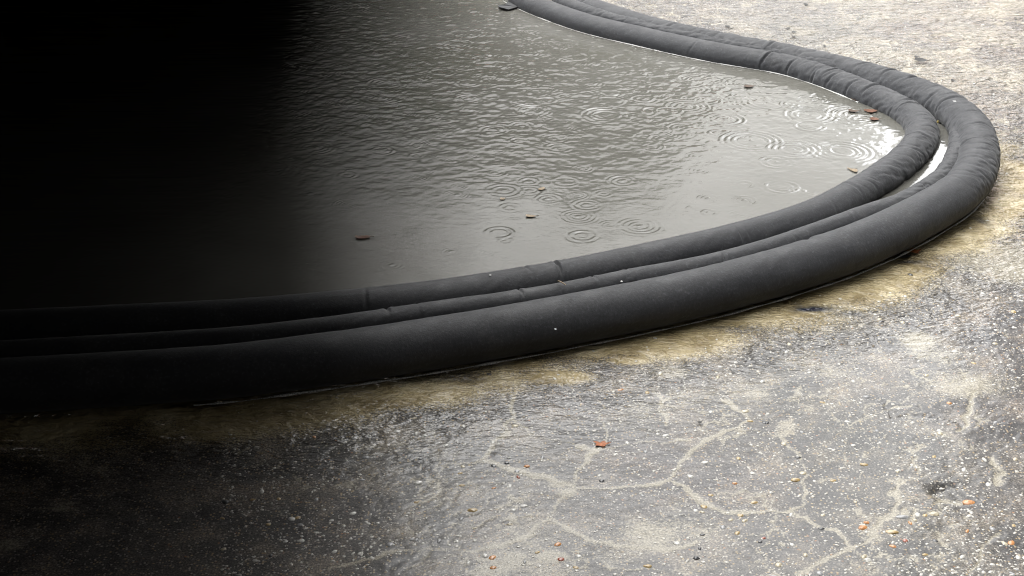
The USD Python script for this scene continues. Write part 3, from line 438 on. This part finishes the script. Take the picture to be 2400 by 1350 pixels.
shift = lambda y, t=0.: (SHIFT + (SHIFT_END - SHIFT) * t) * (1 - smoothstep(2.0, 4.6, np.asarray(y, float)))
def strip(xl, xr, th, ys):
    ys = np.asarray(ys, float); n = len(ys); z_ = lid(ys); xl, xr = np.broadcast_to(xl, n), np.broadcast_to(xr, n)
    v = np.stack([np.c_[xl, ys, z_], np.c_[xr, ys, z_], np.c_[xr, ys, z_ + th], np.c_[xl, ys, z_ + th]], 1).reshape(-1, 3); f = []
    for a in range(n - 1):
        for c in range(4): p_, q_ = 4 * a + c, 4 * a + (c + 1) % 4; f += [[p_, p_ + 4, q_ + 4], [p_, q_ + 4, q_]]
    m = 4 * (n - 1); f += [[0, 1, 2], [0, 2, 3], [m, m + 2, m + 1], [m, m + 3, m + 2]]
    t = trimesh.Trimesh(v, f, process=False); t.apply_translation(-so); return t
obj('blocker_top', strip(-5, fan(SOLID + shift(YS), np.array(YS)), .03, YS), BLACK, blocker)
for nm, b in (('blocker_side', box(.03, Y1 - Y0, lid(Y0), (-5.02, (Y0 + Y1) / 2, lid(Y0) / 2))), ('blocker_rear', box(5.0, .03, lid(Y0), (-2.5, Y0 - .02, lid(Y0) / 2)))):
    b.apply_translation(-so); obj(nm, b, BLACK, blocker)
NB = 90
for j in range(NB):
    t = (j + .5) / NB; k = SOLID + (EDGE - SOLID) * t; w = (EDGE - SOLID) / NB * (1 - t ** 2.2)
    YB = np.array([-.3] + YS[1:], float); tl, tr = t - .5 / NB * (1 - t ** 2.2), t + .5 / NB * (1 - t ** 2.2); kk = lambda tt: SOLID + (EDGE - SOLID) * tt + shift(YB, tt); obj('blocker_slat', strip(fan(kk(tl), YB), fan(kk(tr), YB), .003, YB), BLACK, blocker)

# ------------------------------------------------------------------ the yard out of the frame, seen in the wet surfaces, plus two added blockers
def wall_mat(name, c, mortar=None, sc=4.0):
    if mortar:
        return mat(name, {'g': ('geometry', {}), 'mp': ('mapping', {'rotation': (math.pi / 2, 0, 0)}), 'b': ('brick_texture', {'scale': sc, 'color1': c, 'color2': tuple(x * .75 for x in c), 'mortar': mortar, 'mortar_size': .015}), 'p': ('principled_bsdf', {'roughness': .85})}, [('g.position', 'mp.vector'), ('mp.vector', 'b.vector'), ('b.color', 'p.base_color')], 'p.BSDF')
    return mat(name, {'g': ('geometry', {}), 'n': ('noise_texture', {'scale': 1.2, 'detail': 6.}), 'r': ('rgb_ramp', {'ramp': [(.3, tuple(x * .82 for x in c)), (.7, c)]}), 'p': ('principled_bsdf', {'roughness': .85})}, [('g.position', 'n.vector'), ('n.fac', 'r.fac'), ('r.color', 'p.base_color')], 'p.BSDF')
GREYW = wall_mat('grey_render', (.80, .79, .77)); PINK = wall_mat('pink_render', (.60, .47, .41)); BRICK = wall_mat('red_brick', (.26, .09, .06), (.3, .28, .25)); DARKW = wall_mat('blocker_dark', (.045, .044, .043)); ROOF = wall_mat('slate', (.07, .07, .075)); WHITE = wall_mat('white_paint', (.75, .75, .72))
PANE = mat('window_pane', {'p': ('principled_bsdf', {'base_color': (.02, .025, .03), 'roughness': .05})}, [], 'p.BSDF')
def building(name, x0, x1, y0, y1, h, wm, label, faces, pitched=False, floor_h=3.0):
    t = thing(name, ((x0 + x1) / 2, (y0 + y1) / 2, 0), label=label, category='building'); w, d = x1 - x0, y1 - y0
    obj('wall', box(w, d, h, (0, 0, h / 2)), wm, t)
    if pitched:
        rv = np.array([[-w / 2 - .3, -d / 2 - .4, h], [w / 2 + .3, -d / 2 - .4, h], [w / 2 + .3, d / 2 + .4, h], [-w / 2 - .3, d / 2 + .4, h], [-w / 2 - .3, 0, h + d * .35], [w / 2 + .3, 0, h + d * .35]])
        obj('roof', trimesh.Trimesh(rv, [[0, 1, 5], [0, 5, 4], [2, 3, 4], [2, 4, 5], [0, 4, 3], [1, 2, 5], [0, 3, 2], [0, 2, 1]], process=False), ROOF, t)
    else: obj('roof', box(w + .3, d + .3, .25, (0, 0, h + .126)), ROOF, t)
    for face in faces:
        L = w if face == 'front' else d
        for fl in range(int(h // floor_h)):
            for k in range(max(1, int(L // 2.6))):
                a = -L / 2 + (k + .5) * L / max(1, int(L // 2.6)); zc = fl * floor_h + 1.65
                if face == 'front': fr, pn = box(1.2, .10, 1.4, (a, -d / 2 - .05, zc)), box(1.0, .06, 1.2, (a, -d / 2 - .08, zc))
                else: fr, pn = box(.10, 1.2, 1.4, (-w / 2 - .05, a, zc)), box(.06, 1.0, 1.2, (-w / 2 - .08, a, zc))
                wf = obj('window', fr, WHITE, t); obj('pane', pn, PANE, wf)
    return t
building('side_blocker', 5.5, 14, -9, 15.5, 27, DARKW, 'tall dark block added along the right to cut off sky light', ())  # unseen block, added to keep sky light from entering on the right
building('rear_blocker', -5, 5.1, -14, -4.5, 24, DARKW, 'tall dark block added behind the camera to cut off sky light', ())  # unseen block, added to keep sky light from entering from behind
building('pink_building', 6.8, 18, 21, 30, 3.2, PINK, 'low pale pink rendered building beyond the yard', ('front',))
building('grey_building', -16, 7.0, 27, 38, 14, GREYW, 'pale grey rendered building behind the yard trees', ())
building('brick_house', -9, 2.6, 24, 26.9, 2.9, BRICK, 'low red brick house before the grey building', ('front',), pitched=True)
LEAF = [mat('leaf_' + n, {'g': ('geometry', {}), 'r': ('rgb_ramp', {'ramp': [(0, c), (1, tuple(x * 1.7 for x in c))]}), 'd': ('principled_bsdf', {'roughness': .55}), 't': ('translucent_bsdf', {}), 'm': ('mix_closure', {'fac': .25})},
            [('g.random_per_island', 'r.fac'), ('r.color', 'd.base_color'), ('r.color', 't.color'), ('d.BSDF', 'm.closure1'), ('t.BSDF', 'm.closure2')], 'm.closure') for n, c in (('green', (.022, .027, .010)), ('rust', (.10, .028, .012)))]
BARK = wall_mat('bark', (.09, .07, .055))
def tree(x, y, h, r, seed, lm, label):
    rg = np.random.default_rng(seed); t = thing('tree', (x, y, 0), label=label, category='tree', group='trees at the end of the yard')
    n = 12; zz = np.linspace(0, h * .75, n); parts = []
    P = np.c_[.15 * np.sin(zz * .8 + seed), .12 * np.cos(zz * .7), zz]
    def limb(P, r0, r1):
        for k in range(len(P) - 1):
            ra, rb = r0 + (r1 - r0) * k / (len(P) - 1), r0 + (r1 - r0) * (k + 1) / (len(P) - 1)
            c = trimesh.creation.cylinder(1, 1, 7); v = c.vertices.copy(); d = P[k + 1] - P[k]; u = d / np.linalg.norm(d); a = np.cross(u, [.3, 1, .1]); a /= np.linalg.norm(a); b = np.cross(u, a)
            rad = np.where(v[:, 2] < 0, ra, rb)[:, None]; parts.append(trimesh.Trimesh(P[k] + u * ((v[:, 2] + .5) * np.linalg.norm(d))[:, None] + rad * (v[:, :1] * a + v[:, 1:2] * b), c.faces, process=False))
    limb(P, .16, .05)
    cl = []
    for k in range(16):
        z0 = rg.uniform(.2, .72) * h; a = rg.uniform(0, 6.28); L = r * rg.uniform(.5, 1.0); b = np.array([np.cos(a) * L, np.sin(a) * L, z0 + rg.uniform(.2, .28) * h])
        s0 = np.array([0, 0, z0]); limb(np.array([s0, (s0 + b) / 2 + [0, 0, .1], b]), .05, .015); cl.append(b)
    cl.append(np.array([0, 0, h * .95])); obj('trunk', cat(parts), BARK, t)
    vs = []
    for c in cl:
        m = 420; q = rg.normal(size=(m, 3)) * [r * .30, r * .30, h * .075] + c; s = rg.uniform(.08, .16, m)
        a = rg.normal(size=(m, 3)); a /= np.linalg.norm(a, axis=1, keepdims=True); b = np.cross(a, rg.normal(size=(m, 3))); b /= np.linalg.norm(b, axis=1, keepdims=True)
        vs.append(np.stack([q - a * s[:, None], q - b * s[:, None] * .5, q + a * s[:, None], q + b * s[:, None] * .5], 1).reshape(-1, 3))
    v = np.vstack(vs); obj('crown', (v, np.arange(len(v)).reshape(-1, 4)), lm, t)
for j, (x, y, h, r, k, lb) in enumerate([(-5.2, 20.5, 5.4, 2.2, 0, 'broad green tree at the left end of the row'), (-2.4, 21.0, 5.2, 1.8, 0, 'round green tree beside the broad one'), (-.3, 20.0, 5.5, 1.6, 0, 'green tree in the middle of the row'), (1.3, 21.2, 6.3, 1.0, 0, 'slender green tree near the right end of the row'), (2.3, 22.5, 4.8, .8, 1, 'small rust leaved tree at the right end'), (-1.4, 22.8, 5.2, .9, 1, 'thin rust leaved tree between two green ones')]):
    tree(x, y, h, r, 30 + j, LEAF[k], lb)
